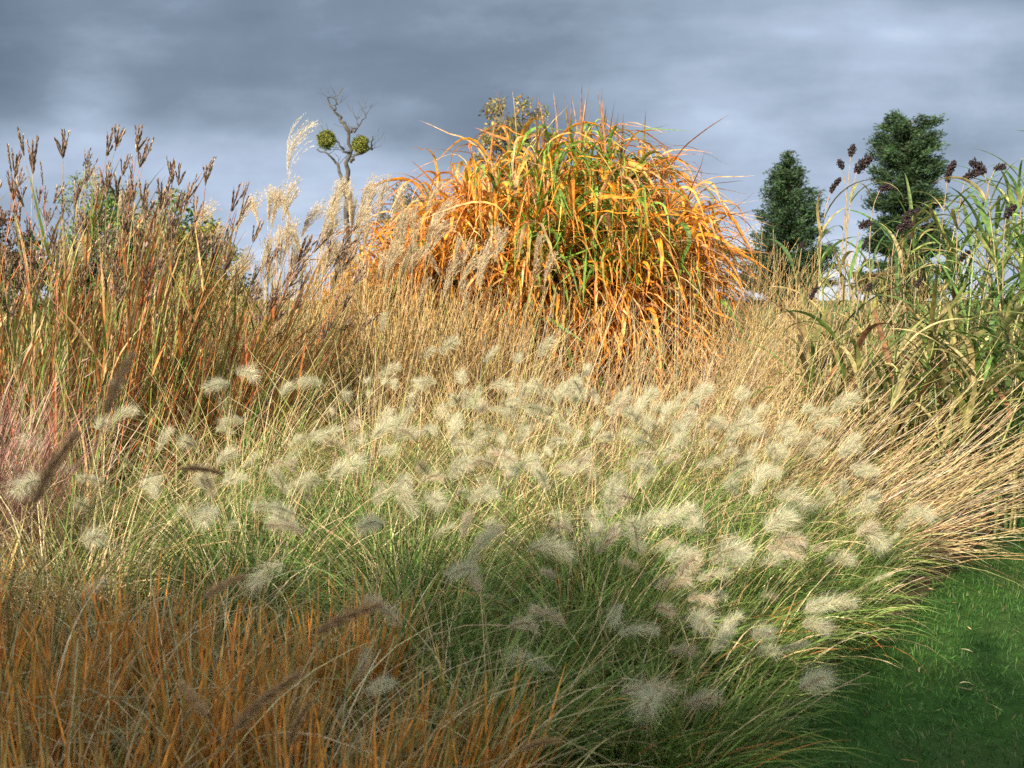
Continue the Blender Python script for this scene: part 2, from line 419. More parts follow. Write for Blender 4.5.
OCHRE = [(4, (.46, .30, .11)), (3, (.52, .38, .18)), (2, (.36, .21, .08)), (1, (.22, .20, .07)), (1, (.58, .47, .27))]
def plume_grass(label, c, h, npl, nst=160, lean=(.08, 0), rad=.22, sc=(.8, 1.12)):
    root = thing('plume_grass', label, 'ornamental grass', (c[0], c[1], 0), 'pale plumed silver grasses')
    sm = MB()
    P = culms(sm, c, rad, npl, (.72 * h, h), (.07, .05), (.02, .25), (.0024, .0011), OCHRE, lean, S=9, p=2)
    culms(sm, c, rad, nst, (.5 * h, .88 * h), (.1, .06), (.02, .35), (.0022, .0010), OCHRE, lean, S=7)
    sm.build('stems', M_STEM, root)
    lb = MB()
    tuft(lb, c, rad * 1.1, 330, (.5 * h, .95 * h), (.12, .09), (.2, 1.3), (.0035, .0075), OCHRE, lean, S=8)
    lb.build('leaves', M_BLADE, root)
    for k in range(npl): put_head(root, 'plume', PLUME[rng.integers(4)], P[0][k, -1], P[1][k, -1], U(*sc))
    return root

DRY = [(4, (.46, .34, .16)), (2.5, (.54, .43, .23)), (3.5, (.37, .25, .115)), (1.5, (.30, .20, .12)), (1, (.40, .36, .28)), (1, (.26, .26, .10))]
def straw_grass(label, c, L, n, lean, th, name='moor_grass', nl=260, rad=.2, bend=(-.05, .35), pal=DRY):
    root = thing(name, label, 'ornamental grass', (c[0], c[1], 0), 'dry straw grasses')
    sm = MB()
    n = int(n * .72)
    P = culms(sm, c, rad, n, (.5 * L, L), (th[0], th[1] * 1.3), (bend[0] - .15, bend[1] + .3), (.0021, .0008), pal, lean, S=7, kink=.035)
    Q = culms(sm, c, rad * 1.2, n // 4, (.3 * L, .7 * L), (th[0], .45), (-.3, .9), (.0021, .0008), pal, (lean[0] * .6, lean[1]), S=7, kink=.16)
    # sparse spikelets pressed to the last third of each straw
    m = n * 9; ci = rng.integers(0, n, m); tt = U(.66, .99, m) * 7; k = tt.astype(int); f = (tt - k)[:, None]
    hairs(sm, P[0][ci, k] * (1 - f) + P[0][ci, k + 1] * f, P[1][ci, k] + unit(rng.normal(size=(m, 3))) * .3, U(.02, .05, m), np.full(m, .0013), P[1][ci, k] * .2, pick(pal, m))
    sm.build('stems', M_STEM, root)
    lb = MB()
    tuft(lb, c, rad * 1.2, nl, (.3 * L, .7 * L), (.35, .25), (.4, 1.6), (.003, .006), pal, (lean[0] * .7, lean[1] * .7))
    lb.build('leaves', M_BLADE, root)
    return root

def big_leaf(mb, b, az, th, bend, L, W, pal, pal2=None, S=10, fold=.35, drift=.5, twist=.4):
    n = len(b)
    ribbons(mb, path(b, az, th, bend, L, S, 1.3, NRM(0, drift, n)), W, pick(pal, n, .2), pick(pal2, n, .2) if pal2 else None, twist, fold)

SORG = [(3, (.15, .21, .045)), (2, (.24, .26, .07)), (2, (.34, .28, .11)), (1.5, (.46, .36, .18)), (1, (.20, .09, .04))]
def sorghum(label, c, heads, nleaf, pal=SORG, lean=(.03, 0), cane=(.26, .21, .09)):
    """a stalk per head, leaves along it, a dark nodding grain head on top"""
    root = thing('sorghum_plant', label, 'sorghum', (c[0], c[1], 0), 'dark headed sorghum plants')
    sm, lb = MB(), MB()
    tips = []
    for (x, z, kind, sc, bow) in heads:
        b = np.array([c[0] + U(-.05, .05), c[1] + U(-.05, .05), 0.])
        p = np.array([x, c[1] + U(-.12, .12), z])
        t = np.linspace(0, 1, 12)[:, None]
        q1 = b + np.array([0, 0, z * .5]); q2 = p + np.array([-bow * .16, 0, -.22])
        pts = b * (1 - t) ** 3 + 3 * q1 * t * (1 - t) ** 2 + 3 * q2 * t * t * (1 - t) + p * t ** 3
        tubes(sm, pts[None], np.array([.0055]), np.array([.0024]), np.array([cane]) * U(.8, 1.2), np.array([[.28, .20, .12]]), sides=5)
        tips.append((p, unit(p - q2), kind, sc))
        n = nleaf; k = rng.integers(2, 10, n)
        az, th = lean_dirs(U(0, 6.28, n), U(.3, .8, n), lean[0], lean[1])
        big_leaf(lb, pts[k], az, th, U(.8, 2.3, n), U(.25, .52, n), U(.009, .022, n), pal, [(2, (.36, .28, .12)), (2, (.16, .19, .05)), (1, (.42, .30, .14))])
    sm.build('stalk', M_STEM, root, True); lb.build('leaves', M_LEAF, root, True)
    for (p, d, kind, sc) in tips: put_head(root, 'seed_head', GRAIN[kind], p, d, sc * .82)
    return root

MAIZE = [(4, (.12, .20, .05)), (2, (.20, .27, .08)), (3, (.08, .14, .04)), (1.5, (.38, .35, .13)), (.7, (.48, .40, .18))]
def reed_plant(label, c, h, ns, nleaf, pal=MAIZE):
    root = thing('giant_reed_plant', label, 'leafy plant', (c[0], c[1], 0), 'broad leaved green reeds')
    sm, lb = MB(), MB()
    P = culms(sm, c, .12, ns, (.8 * h, h), (.06, .05), (0, .25), (.008, .003), [(2, (.20, .24, .08)), (1, (.36, .30, .14))], (.02, 0), S=10)
    n = ns * nleaf; ci = np.repeat(np.arange(ns), nleaf); k = rng.integers(2, 11, n)
    big_leaf(lb, P[0][ci, k], U(0, 6.28, n), U(.2, .7, n), U(.6, 2.2, n), U(.35, .65, n), U(.012, .028, n), pal)
    sm.build('stalks', M_STEM, root, True); lb.build('leaves', M_LEAF, root, True)
    return root

# ------------------------------------------------------------------ trees
def leaf_cloud(mb, c, size, pal, jit=.2, aspect=.55, along=None, tone=None):
    n = len(c); d = unit(rng.normal(size=(n, 3)))
    if along is not None: d = unit(along + d * .75 + np.array([0, 0, -.15]))
    s = unit(np.cross(d, rng.normal(size=(n, 3))))
    L = (size * U(.6, 1.3, n))[:, None]
    bowl = unit(np.cross(d, s)) * L * .2
    v = np.stack([c - d * L * .5, c + s * L * aspect * .5 + bowl, c + d * L * .5, c - s * L * aspect * .5 + bowl], 1)
    i = np.arange(n) * 4
    col = pick(pal, n, jit)
    if tone is not None: col = col * tone[:, None]
    mb.add(v, np.repeat(col, 4, 0), q=np.stack([i, i + 1, i + 2, i + 3], 1))

def branches(mb, start, d, L, r, depth, tips, spread=.55, up=.1, pal=((.10, .085, .065),), kids=3, wob=.12):
    S = 5; pts = [np.array(start, float)]; v = unit(np.array(d, float))
    for k in range(S):
        v = unit(v + NRM(0, wob, 3) + np.array([0, 0, up * .3])); pts.append(pts[-1] + v * L / S)
    pts = np.array(pts)
    tubes(mb, pts[None], np.array([r]), np.array([r * .6]), np.array([pal[0]]) * U(.8, 1.2), sides=5 if r > .02 else 3)
    if depth == 0:
        tips.append(pts[3:]); return
    for j in range(kids):
        k = 2 + int(U(0, 3.99)); k = min(k, S)
        q = pts[k] if j else pts[-1]
        nv = unit(v + NRM(0, spread, 3) + np.array([0, 0, up]))
        branches(mb, q, nv, L * U(.55, .8), r * .58, depth - 1, tips, spread, up, pal, kids, wob)

def leafy_tree(name, label, c, trunk, centre, rad, ncl, per, cr, size, pal, cat='tree', stems=1):
    """trunk (or several stems), limbs that reach to uneven leaf clusters spread through the crown's volume"""
    root = thing(name, label, cat, c)
    tb, cb = MB(), MB()
    c = np.array(c, float); o = c + np.array(centre, float); rad = np.array(rad, float)
    d = unit(rng.normal(size=(ncl, 3))) * (U(.1, 1, ncl) ** .45)[:, None] * U(.78, 1.12, ncl)[:, None]
    cl = o + d * rad
    for k in range(stems):
        foot = c + np.array([NRM(0, .12), NRM(0, .12), 0]) * (stems > 1)
        fork = o + np.array([NRM(0, .3), NRM(0, .3), -.75]) * rad * (.35 if stems == 1 else .9)
        sp = limb_pts(foot, fork, 8, .03)
        tubes(tb, sp[None], np.array([trunk]), np.array([trunk * .5]), np.array([[.10, .085, .065]]), sides=6)
        for e in cl[k::stems]:
            f = sp[rng.integers(5, 9)]
            q = limb_pts(f, e, 6, .05 * float(np.linalg.norm(e - f)))
            tubes(tb, q[None], np.array([trunk * .32]), np.array([trunk * .07]), np.array([[.10, .085, .065]]), sides=4)
            m = 5; tw = q[rng.integers(3, 7, m)]
            az, th = U(0, 6.28, m), U(.1, 1.6, m)
            tubes(tb, path(tw, az, th, U(-.4, .4, m), cr * U(.8, 1.8, m), 4, kink=.15)[0], np.full(m, trunk * .1), np.full(m, trunk * .04), np.tile([[.10, .085, .065]], (m, 1)))
    w = U(.4, 1.6, ncl); ci = rng.choice(ncl, ncl * per, p=w / w.sum())
    p = cl[ci] + unit(rng.normal(size=(len(ci), 3))) * (cr * U(0, 1, len(ci)) ** .5 * np.sqrt(w[ci]))[:, None]
    leaf_cloud(cb, p, size, pal)
    tb.build('trunk', M_BARK, root, True); cb.build('crown', M_TREE, root)
    return root

def limb_pts(a, b, S, wob):
    t = np.linspace(0, 1, S + 1)[:, None]; mid = (a + b) / 2 + np.array([0, 0, .12]) * np.linalg.norm(b - a)
    q = a * (1 - t) ** 2 + 2 * mid * t * (1 - t) + b * t * t
    q[1:-1] += NRM(0, wob, q[1:-1].shape); return q

def conifer(label, c, H, prof, nb, nleaf, size, pal, lump):
    root = thing('conifer_tree', label, 'conifer', c, 'dark conifers beyond the border')
    tb, cb = MB(), MB()
    z = np.linspace(0, H, 12)
    tubes(tb, (np.array(c) + np.stack([.05 * np.sin(z), 0 * z, z], -1))[None], np.array([H * .022]), np.array([.03]), np.array([[.10, .065, .045]]), sides=7)
    zs, rs = np.array(prof)[:, 0] * H, np.array(prof)[:, 1]
    hz = np.sort(U(zs[0], H * .985, nb)); az = np.arange(nb) * 2.4 + NRM(0, .8, nb)
    ln = np.interp(hz, zs, rs) * U(.6, 1.15, nb)
    b = np.array(c) + np.stack([0 * hz, 0 * hz, hz], -1)
    P = path(b, az, np.full(nb, R(62)) + NRM(0, .12, nb), U(-.1, .5, nb), ln, 5)
    tubes(tb, P[0], np.full(nb, .035), np.full(nb, .008), np.tile([[.09, .06, .04]], (nb, 1)))
    w = ln ** 1.4 + .05; ci = rng.choice(nb, nleaf, p=w / w.sum()); tt = np.clip(U(.0, 1.0, nleaf) ** .55, .12, .999) * 5; k = tt.astype(int); f = (tt - k)[:, None]
    q = P[0][ci, k] * (1 - f) + P[0][ci, k + 1] * f
    sp = lump * (.45 + .55 * tt / 5)[:, None] * np.minimum(1, ln[ci] + .25)[:, None]
    q = q + unit(rng.normal(size=q.shape)) * sp * U(.2, 1, nleaf)[:, None] * np.array([1, 1, .7])
    leaf_cloud(cb, q, size, pal, .2, .26, unit(P[0][ci, -1] - P[0][ci, 0]), U(.75, 1.3, nb)[ci])
    tb.build('trunk', M_BARK, root, True); cb.build('crown', M_TREE, root)
    return root

# =================================================================== THE PLACE
CAM_Z = 1.2
def at(px, py, Y):
    """ground-plan helper used while surveying the photograph: a pixel at a distance, in metres"""
    return np.array([(px - 512) / 1005 * Y, Y, CAM_Z + (300 - py) / 1005 * Y])

# ---- setting
def sheet(name, poly, z, m, label, cat):
    me = bpy.data.meshes.new(name)
    me.from_pydata([(x, y, z) for x, y in poly], [], [tuple(range(len(poly)))]); me.materials.append(m)
    o = bpy.data.objects.new(name, me); COL.objects.link(o); o['kind'] = 'structure'; o['label'] = label; o['category'] = cat
    return o
sheet('ground', [(-3000, -3000), (3000, -3000), (3000, 3000), (-3000, 3000)], -.004, ground_mat('meadow', (.05, .075, .02), (.09, .11, .035), (.12, .11, .05), .4, .06), 'wide grassy ground stretching away behind the border', 'ground')
sheet('lawn', [(-9, -4), (20, -4), (20, 14), (4.2, 14), (2.9, 7), (2.62, 5.25), (1.5, 3.75), (1.0, 3.15), (.74, 2.7), (.2, 2.05), (-.4, 1.35), (-9, 1.2)], .0, ground_mat('lawn_turf', (.018, .05, .008), (.03, .075, .014), (.035, .055, .015), 14, 3), 'smooth mown green lawn curving along the edge of the border', 'lawn')
sheet('flower_bed', [(-9, 1.2), (-.4, 1.35), (.2, 2.05), (.74, 2.7), (1.0, 3.15), (1.5, 3.75), (2.62, 5.25), (2.9, 7), (4.2, 14), (-9, 14)], .004, ground_mat('bed_soil', (.035, .024, .015), (.07, .05, .03), (.13, .10, .05), 9, 25), 'brown soil and litter of the border beneath the grasses', 'flower bed')

# lawn blades
n = 120000
x = U(.3, 4.6, n); y = U(1.9, 7.5, n)
edge = np.interp(y, [1.35, 2.05, 2.7, 3.15, 3.75, 5.25, 7, 14], [-.4, .2, .74, 1.0, 1.5, 2.62, 2.9, 4.2])
k = (x > edge - .03) & (x < .56 * y + .35); x, y = x[k], y[k]; n = len(x)
mb = MB(); b = np.stack([x, y, np.zeros(n)], -1)
patch = .75 + .35 * np.sin(x * 5.1 + 2 * np.sin(y * 3)) * np.sin(y * 4.3 + x) 
c = pick([(4, (.05, .13, .018)), (3, (.065, .155, .027)), (1, (.11, .17, .04)), (.4, (.2, .17, .07))], n, .2)
c *= np.clip(patch, .6, 1.2)[:, None]
ribbons(mb, path(b, U(0, 6.28, n), np.abs(NRM(.45, .3, n)), U(0, .9, n), U(.018, .045, n), 2), U(.0018, .0032, n), c)
n = 260; x = U(.6, 4.2, n); y = U(2.3, 6.5, n); k = x > np.interp(y, [2.05, 2.7, 3.15, 3.75, 5.25, 7], [.2, .74, 1.0, 1.5, 2.62, 2.9]); n = int(k.sum())
ribbons(mb, path(np.stack([x[k], y[k], np.full(n, .02)], -1), U(0, 6.28, n), U(1.3, 1.6, n), U(-.3, .5, n), U(.015, .07, n), 3, 1.3, NRM(0, .8, n)), U(.0015, .004, n), pick([(2, STRAW), (1, (.30, .16, .06)), (1, PSTRAW)], n))
o = mb.build('lawn_grass', M_BLADE); o['kind'] = 'stuff'; o['label'] = 'short mown green grass blades of the lawn'; o['category'] = 'grass'

# ---- white feathertop grasses
F = feathertop
LUSH = [(5, GREEN), (4, DGREEN), (3, LGREEN), (1, STRAW), (.7, PSTRAW), (.4, (.40, .18, .05))]
F('feathertop tuft at the lawn edge, lowest in the frame, blades trailing right over turf', (.36, 2.30), .42, 900, 9, (.14, -.06), LUSH, H_ALL, 16)
F('low green feathertop tuft beside the rusty stems at the bottom centre', (-.02, 2.32), .46, 900, 8, (.12, -.05), LUSH, H_TAN, 14)
F('feathertop tuft in shade with pinkish heads bowing over the lawn', (.58, 2.86), .44, 900, 13, (.14, -.06), LUSH, H_ALL, 16)
F('feathertop tuft in shade in the middle front with tan bottlebrush heads', (.24, 2.80), .54, 900, 18, (.08, -.03), LUSH, H_TAN, 18)
F('green feathertop tuft between the rusty grass and the white heads', (-.26, 2.78), .56, 850, 10, (.05, 0), LUSH, H_TAN, 20)
F('feathertop tuft at the lawn bend with long blades splayed onto the turf', (1.00, 3.40), .38, 900, 7, (.14, -.06), LUSH, H_ALL, 16)
F('feathertop tuft just inside the lawn bend, pale heads nodding right', (.70, 3.34), .52, 900, 9, (.12, -.03), LUSH, H_ALL, 22)
F('feathertop tuft in the centre with half shaded cream heads', (.26, 3.32), .62, 900, 15, (.08, 0), FRESH, H_ALL, 30)
F('feathertop tuft left of centre carrying the broadest silky white head', (-.34, 3.26), .62, 850, 14, (.04, 0), FRESH, H_CREAM, 30)
F('thin green feathertop tuft above the rusty grass, left of the broad white head', (-.84, 3.22), .62, 800, 12, (.03, 0), FRESH)
F('feathertop tuft nearest the sunlit lawn, creamy heads lit by sun', (1.26, 3.98), .42, 850, 8, (.10, -.05), FRESH, H_CREAM)
F('sunlit feathertop tuft under the fan of leaning straws', (.95, 3.95), .58, 850, 11, (.10, 0), FRESH, H_CREAM)
F('sunlit feathertop tuft right of the centre, crowded with cream heads', (.48, 3.92), .66, 800, 19, (.08, 0), FRESH, H_CREAM)
F('sunlit feathertop tuft in the centre, crowded with straws and heads', (-.04, 3.88), .68, 800, 20, (.06, 0), MIXED)
F('sunlit feathertop tuft with bright green blades left of the centre', (-.62, 3.86), .70, 800, 15, (.05, 0), FRESH)
F('feathertop tuft with fresh green blades and few greyish heads', (-1.16, 3.72), .66, 800, 12, (.03, 0), FRESH)
F('back feathertop tuft below the straws at the orange grass foot, heads massed', (.92, 4.50), .68, 650, 26, (.10, 0), MIXED, H_CREAM)
F('back feathertop tuft right below the orange grass, pale heads massed', (.40, 4.52), .74, 650, 34, (.08, 0), MIXED, H_CREAM)
F('back feathertop tuft left below the orange grass, pale heads massed', (-.14, 4.50), .78, 650, 32, (.06, 0), MIXED, H_CREAM)
F('back feathertop tuft with two high round heads before the plumes', (-.62, 4.48), .88, 600, 20, (.05, 0), MIXED, H_CREAM)
F('back feathertop tuft with the head standing high before red stems', (-1.16, 4.42), .88, 600, 9, (.04, 0), MIXED, H_CREAM)
F('leftmost feathertop tuft beside the pinkish grass, three greenish white heads', (-1.62, 3.74), .76, 560, 7, (.02, 0), MIXED, H_CREAM)
F('feathertop tuft on the left with a grey fluffy head among rusty blades', (-1.40, 3.16), .66, 600, 7, (.02, 0), MIXED, H_ALL)

# ---- rusty brown fountain grasses in the front corner; dark brush heads on long stems
B = brown_fountain
def hd(px, py, Y, qx, qy, dy, kind, sc):
    p = at(px, py, Y); q = at(qx, qy, Y + dy); return (p, q - p, kind, sc)
B('rusty fountain grass in the bottom corner with two tall dark brushes', (-.78, 1.72), .50, 380, [hd(28, 505, 1.25, 74, 396, .03, 0, 1.0), hd(104, 412, 1.45, 127, 346, .06, 0, 1.1)])
B('rusty fountain grass at the bottom with a slanting brown brush', (-.36, 1.72), .50, 380, [hd(226, 742, 1.25, 284, 672, .02, 0, 1.05), hd(196, 728, 1.4, 172, 688, .06, 1, .95)])
B('rusty fountain grass left of the middle front with short upright stems', (-1.06, 2.06), .54, 420, [hd(178, 470, 1.9, 214, 466, .02, 2, .95)])
B('bright rusty fountain grass in the middle of its patch, brush pointing right', (-.60, 2.04), .56, 460, [hd(312, 640, 1.45, 372, 600, .03, 0, 1.02), hd(198, 603, 1.5, 238, 574, .08, 1, .95)])
B('rusty fountain grass at the right of its patch merging into green blades', (-.16, 2.02), .46, 380, [hd(282, 760, 1.5, 292, 712, .0, 2, 1)], (.14, 0))
B('rusty fountain grass at the far left of its patch below pinkish grass', (-1.36, 2.46), .56, 380, [])
B('rusty fountain grass behind the bright one, paler arching blades', (-.92, 2.44), .58, 400, [])
B('rusty fountain grass behind the right one, half green', (-.46, 2.42), .54, 400, [hd(520, 765, 1.7, 560, 742, .0, 2, .9)])
B('rusty fountain grass next to the leftmost feathertop, thin and greenish', (-1.75, 2.9), .6, 380, [])

# pinkish fine grass at the left edge
root = thing('muhly_grass', 'fine pinkish grey grass tuft cut by the left edge of the photo', 'ornamental grass', (-1.95, 3.5, 0))
mb = MB(); PINK = [(3, (.38, .20, .155)), (2, (.27, .125, .10)), (2, (.50, .34, .26)), (1, (.15, .08, .07))]
P = tuft(mb, (-1.95, 3.5), .13, 620, (.7, 1.08), (.2, .15), (.1, .7), (.0028, .0045), PINK, (.1, 0))
ci = rng.integers(0, 620, 1300); k = rng.integers(4, 8, 1300)
hairs(mb, P[0][ci, k], P[1][ci, k] + unit(rng.normal(size=(1300, 3))) * .5, U(.03, .08, 1300), np.full(1300, .0017), P[1][ci, k] * .2, pick(PINK, 1300))
mb.build('leaves', M_BLADE, root)

# ---- tall red-stemmed bluestems on the left
S_ = bluestem
S_('bluestem clump nearest the left edge, dark heads close together', (-2.55, 4.75), 1.92, 30, (.08, 0))
S_('bluestem clump right of the edge one with tall dark finger heads', (-2.06, 4.72), 1.98, 32, (.12, 0))
S_('bluestem clump right of the airy green bush, heads before scattered cream plumes', (-1.72, 4.85), 1.84, 26, (.16, 0))
S_('bluestem clump behind the left edge one, orange red stems', (-2.95, 5.5), 2.02, 30, (.08, 0))
S_('bluestem clump directly before the airy green bush, heads against the sky', (-2.38, 5.45), 2.14, 32, (.11, 0))
S_('bluestem clump before the yellowish cone shrub, thin sloping heads', (-1.86, 5.35), 1.98, 24, (.18, 0))
S_('bluestem clump sloping right across the pale plumes', (-1.52, 5.0), 1.72, 20, (.40, 0), 220)

# ---- pale plumed silver grasses
G = plume_grass
G('plumed grass behind the red stems at the left, few plumes', (-2.5, 6.3), 1.9, 7, 90)
G('plumed grass behind the red stems beside the yellowish shrub', (-1.95, 6.4), 1.68, 9, 110)
G('plumed grass in front of the bare tree, first of the dense plumes', (-1.42, 6.25), 1.72, 24, 300)
G('plumed grass in front of the bare tree, crowded with pale plumes', (-1.04, 6.45), 1.80, 26, 320)
G('plumed grass left against the orange grass, pale plumes overlapping it', (-.70, 6.2), 1.56, 13, 320)
G('plumed grass in front of the orange grass, lower pale plumes', (-.38, 6.35), 1.50, 9, 300)
G('plumed grass standing against the brightest orange leaves, long silvery plumes', (-.04, 6.6), 1.60, 5, 110, (.04, 0), .16)
# one tall curly plume
root = thing('pampas_stem', 'single tall reddish stem with a curly cream plume against the grey sky', 'ornamental grass', (-1.5, 6.8, 0))
mb = MB(); z = np.linspace(0, 1, 12)
pts = np.stack([-1.5 + .0 * z, np.full(12, 6.8), 1.98 * z], -1)
tubes(mb, pts[None], np.array([.005]), np.array([.0025]), np.array([[.30, .14, .08]]), np.array([[.36, .2, .13]]), sides=5)
mb.build('stem', M_STEM, root)
put_head(root, 'plume', CURLY, pts[-1], (.02, 0, 1), 1.0)

# ---- the great orange grass
root = thing('giant_silver_grass', 'huge dome of orange, yellow and green arching leaves rising above everything', 'ornamental grass', (.5, 7.6, 0))
sm, lb, gb, db, tb = MB(), MB(), MB(), MB(), MB()
nc = 390
a = U(0, 6.28, nc); q = np.sqrt(U(0, 1, nc))
b = np.stack([.10 + 1.12 * q * np.cos(a), 7.6 + .6 * q * np.sin(a), np.zeros(nc)], -1)
dome = 1 - .30 * q ** 2.2
hgt = np.interp(b[:, 0], [-.9, -.5, -.1, .4, .85, 1.25], [1.8, 1.98, 2.22, 2.40, 2.32, 2.15]) * dome * U(.8, 1.02, nc)
az, th = lean_dirs(a, .02 + .16 * q ** 2, .02, 0)
P = path(b, az, th, U(.0, .25, nc), hgt, 10, 1.8)
tubes(sm, P[0], np.full(nc, .006), np.full(nc, .003), pick([(2, (.40, .22, .07)), (2, (.48, .31, .13)), (1, (.28, .15, .05)), (1, (.24, .24, .06))], nc))
ORG = [(5, (.68, .245, .018)), (4, (.67, .31, .03)), (2.4, (.48, .15, .017)), (1.2, (.62, .42, .10)), (1.4, (.58, .38, .18)), (.8, (.24, .26, .045)), (1.6, (.30, .105, .03))]
n = nc * 30; ci = np.repeat(np.arange(nc), 30); k = rng.integers(3, 11, n)
laz = np.where(U(0, 1, n) < .5, a[ci] + NRM(0, .7, n), U(0, 6.28, n))
laz, lth = lean_dirs(laz, U(.1, .75, n), .06, 0)
Lf = path(P[0][ci, k], laz, lth, np.clip(NRM(2.1, .55, n), .3, 2.9), U(.34, .80, n), 10, 0, NRM(0, .35, n), .07)
c1 = pick(ORG, n, .2)
gp = np.exp(-((P[0][ci, k][:, 0] - .5) / .45) ** 2) * .5 * (P[0][ci, k][:, 2] > 1.2) + .05
isg = U(0, 1, n) < gp
GRN = [(3, (.13, .26, .03)), (2, (.20, .31, .04)), (1, (.08, .17, .025))]
sel = lambda L, m: tuple(v[m] for v in L)
W = U(.007, .0175, n) * np.where(U(0, 1, n) < .18, 1.8, 1)
ribbons(lb, sel(Lf, ~isg), W[~isg], c1[~isg], pick([(5, (.64, .24, .03)), (2, (.62, .42, .20)), (1.5, (.34, .13, .04))], int((~isg).sum())), .9, .3)
m = int(isg.sum()); ribbons(gb, sel(Lf, isg), W[isg] * 1.1, pick(GRN, m), pick([(3, (.18, .27, .05)), (1, (.56, .36, .08))], m), .6, .3)
# stiff tall shoots through the top
m = 44; ti = rng.choice(np.where((P[0][:, -1, 2] > 2.12) & (np.abs(b[:, 0] - .55) < .6))[0], m); az, th = lean_dirs(U(0, 6.28, m), U(.02, .16, m), .02, 0)
ribbons(tb, path(P[0][ti, -1], az, th, U(-.1, .3, m), U(.3, .58, m), 6), U(.010, .018, m), pick([(2, (.50, .22, .05)), (1, (.16, .2, .04)), (2, (.36, .19, .08))], m), pick([(3, (.20, .10, .06)), (1, (.40, .28, .17))], m), .4, .5)
# thin dead leaves that hang on the lower canes
m = 1900; ci = rng.integers(0, nc, m); k = rng.integers(1, 6, m)
ribbons(db, path(P[0][ci, k], U(0, 6.28, m), U(.4, 1.1, m), U(.8, 2.0, m), U(.25, .6, m), 7, 1.2, NRM(0, .6, m), .06), U(.005, .012, m), pick([(3, (.46, .27, .11)), (2, (.58, .28, .06)), (2, (.32, .15, .05)), (2, (.58, .45, .24))], m), None, .9, .3)
# fringe of fine leaves trailing from the right flank
m = 620; ri = rng.choice(np.where(b[:, 0] > .6)[0], m); k = rng.integers(5, 11, m)
ribbons(db, path(P[0][ri, k], NRM(0, .45, m), U(.6, 1.15, m), U(.9, 1.8, m), U(.45, .85, m), 9, 0, NRM(0, .3, m), .05), U(.005, .010, m), pick([(3, (.46, .21, .05)), (2, (.54, .36, .16)), (1, (.36, .14, .05))], m), pick([(1, (.42, .28, .16))], m), .7, .3)
sm.build('canes', M_STEM, root); lb.build('orange_leaves', M_LEAF, root, True); gb.build('green_leaves', M_LEAF, root, True)
tb.build('upright_leaves', M_LEAF, root, True); db.build('dead_leaves', M_LEAF, root, True)

# ---- dry straws in the middle right
D = straw_grass
D('low fan of dry straws lying out to the right over the lawn', (1.42, 4.42), 1.35, 230, (1.25, -.1), (.2, .25), bend=(-.1, .35))
D('fan of dry straws leaning steeply right, behind the lawn bend', (1.22, 4.78), 1.3, 210, (.75, 0), (.22, .2))
D('dry straws in the centre right leaning a little to the right', (.82, 5.0), 1.34, 190, (.46, 0), (.32, .24), nl=190)
D('dry straws crossing each other below the orange grass', (.36, 5.3), 1.45, 170, (.26, 0), (.34, .24), nl=170)
D('dry straws at the foot of the plumed grasses, tangled and upright', (-.16, 5.5), 1.36, 170, (.1, 0), (.32, .22), nl=170)
D('dry straws behind the steep fan, taller and thin', (1.55, 5.35), 1.4, 120, (.42, 0), (.22, .15))
D('straw tangle between red stems and centre, ochre and low', (-.72, 5.35), 1.0, 200, (.08, 0), (.22, .15), pal=OCHRE)
D('ochre straws under the sloping bluestem heads', (-1.2, 5.5), 1.1, 200, (.08, 0), (.18, .12), pal=OCHRE)
D('dry straws just right of the orange dome, dark gaps between', (1.15, 5.9), 1.5, 120, (.34, 0), (.3, .2), nl=120)
OC2 = [(4, (.46, .31, .12)), (2, (.52, .40, .20)), (1, (.34, .22, .10))]
D('low ochre mound right of the orange grass', (1.72, 6.6), 1.35, 320, (.05, 0), (.22, .15), 'ochre_grass', 400, .3, pal=OC2)
D('ochre grass between the orange dome and the small conifer', (1.75, 7.7), 1.8, 420, (.05, 0), (.2, .12), 'ochre_grass', 400, .35, pal=OC2)
D('brownish straws right in front of the canes of the orange dome', (.15, 6.3), 1.42, 120, (.12, 0), (.3, .2), nl=110)
D('brownish straws hiding the right foot of the orange dome', (.75, 6.4), 1.42, 110, (.22, 0), (.32, .2), nl=110)
D('ochre grass under the trailing right flank of the orange dome', (1.35, 7.1), 1.6, 320, (.1, 0), (.2, .13), 'ochre_grass', 400, .3, pal=OC2)
D('ochre grass far behind the plumes below the bare tree', (-1.75, 8.2), 1.6, 360, (.05, 0), (.16, .12), 'ochre_grass', 400, .4, pal=OC2)
D('ochre grass behind the plumes left of the orange dome', (-1.05, 8.2), 1.55, 360, (.05, 0), (.16, .12), 'ochre_grass', 400, .4, pal=OC2)
D('ochre grass behind the thin sorghum stalks', (2.3, 7.0), 1.62, 420, (.05, 0), (.18, .12), 'ochre_grass', 400, .3, pal=OC2)
D('ochre grass behind the dark sorghum heads', (2.9, 7.1), 1.65, 420, (.05, 0), (.18, .12), 'ochre_grass', 400, .3, pal=OC2)
D('ochre grass behind the green reeds at the right edge', (3.5, 7.1), 1.6, 420, (.05, 0), (.18, .12), 'ochre_grass', 400, .3, pal=OC2)

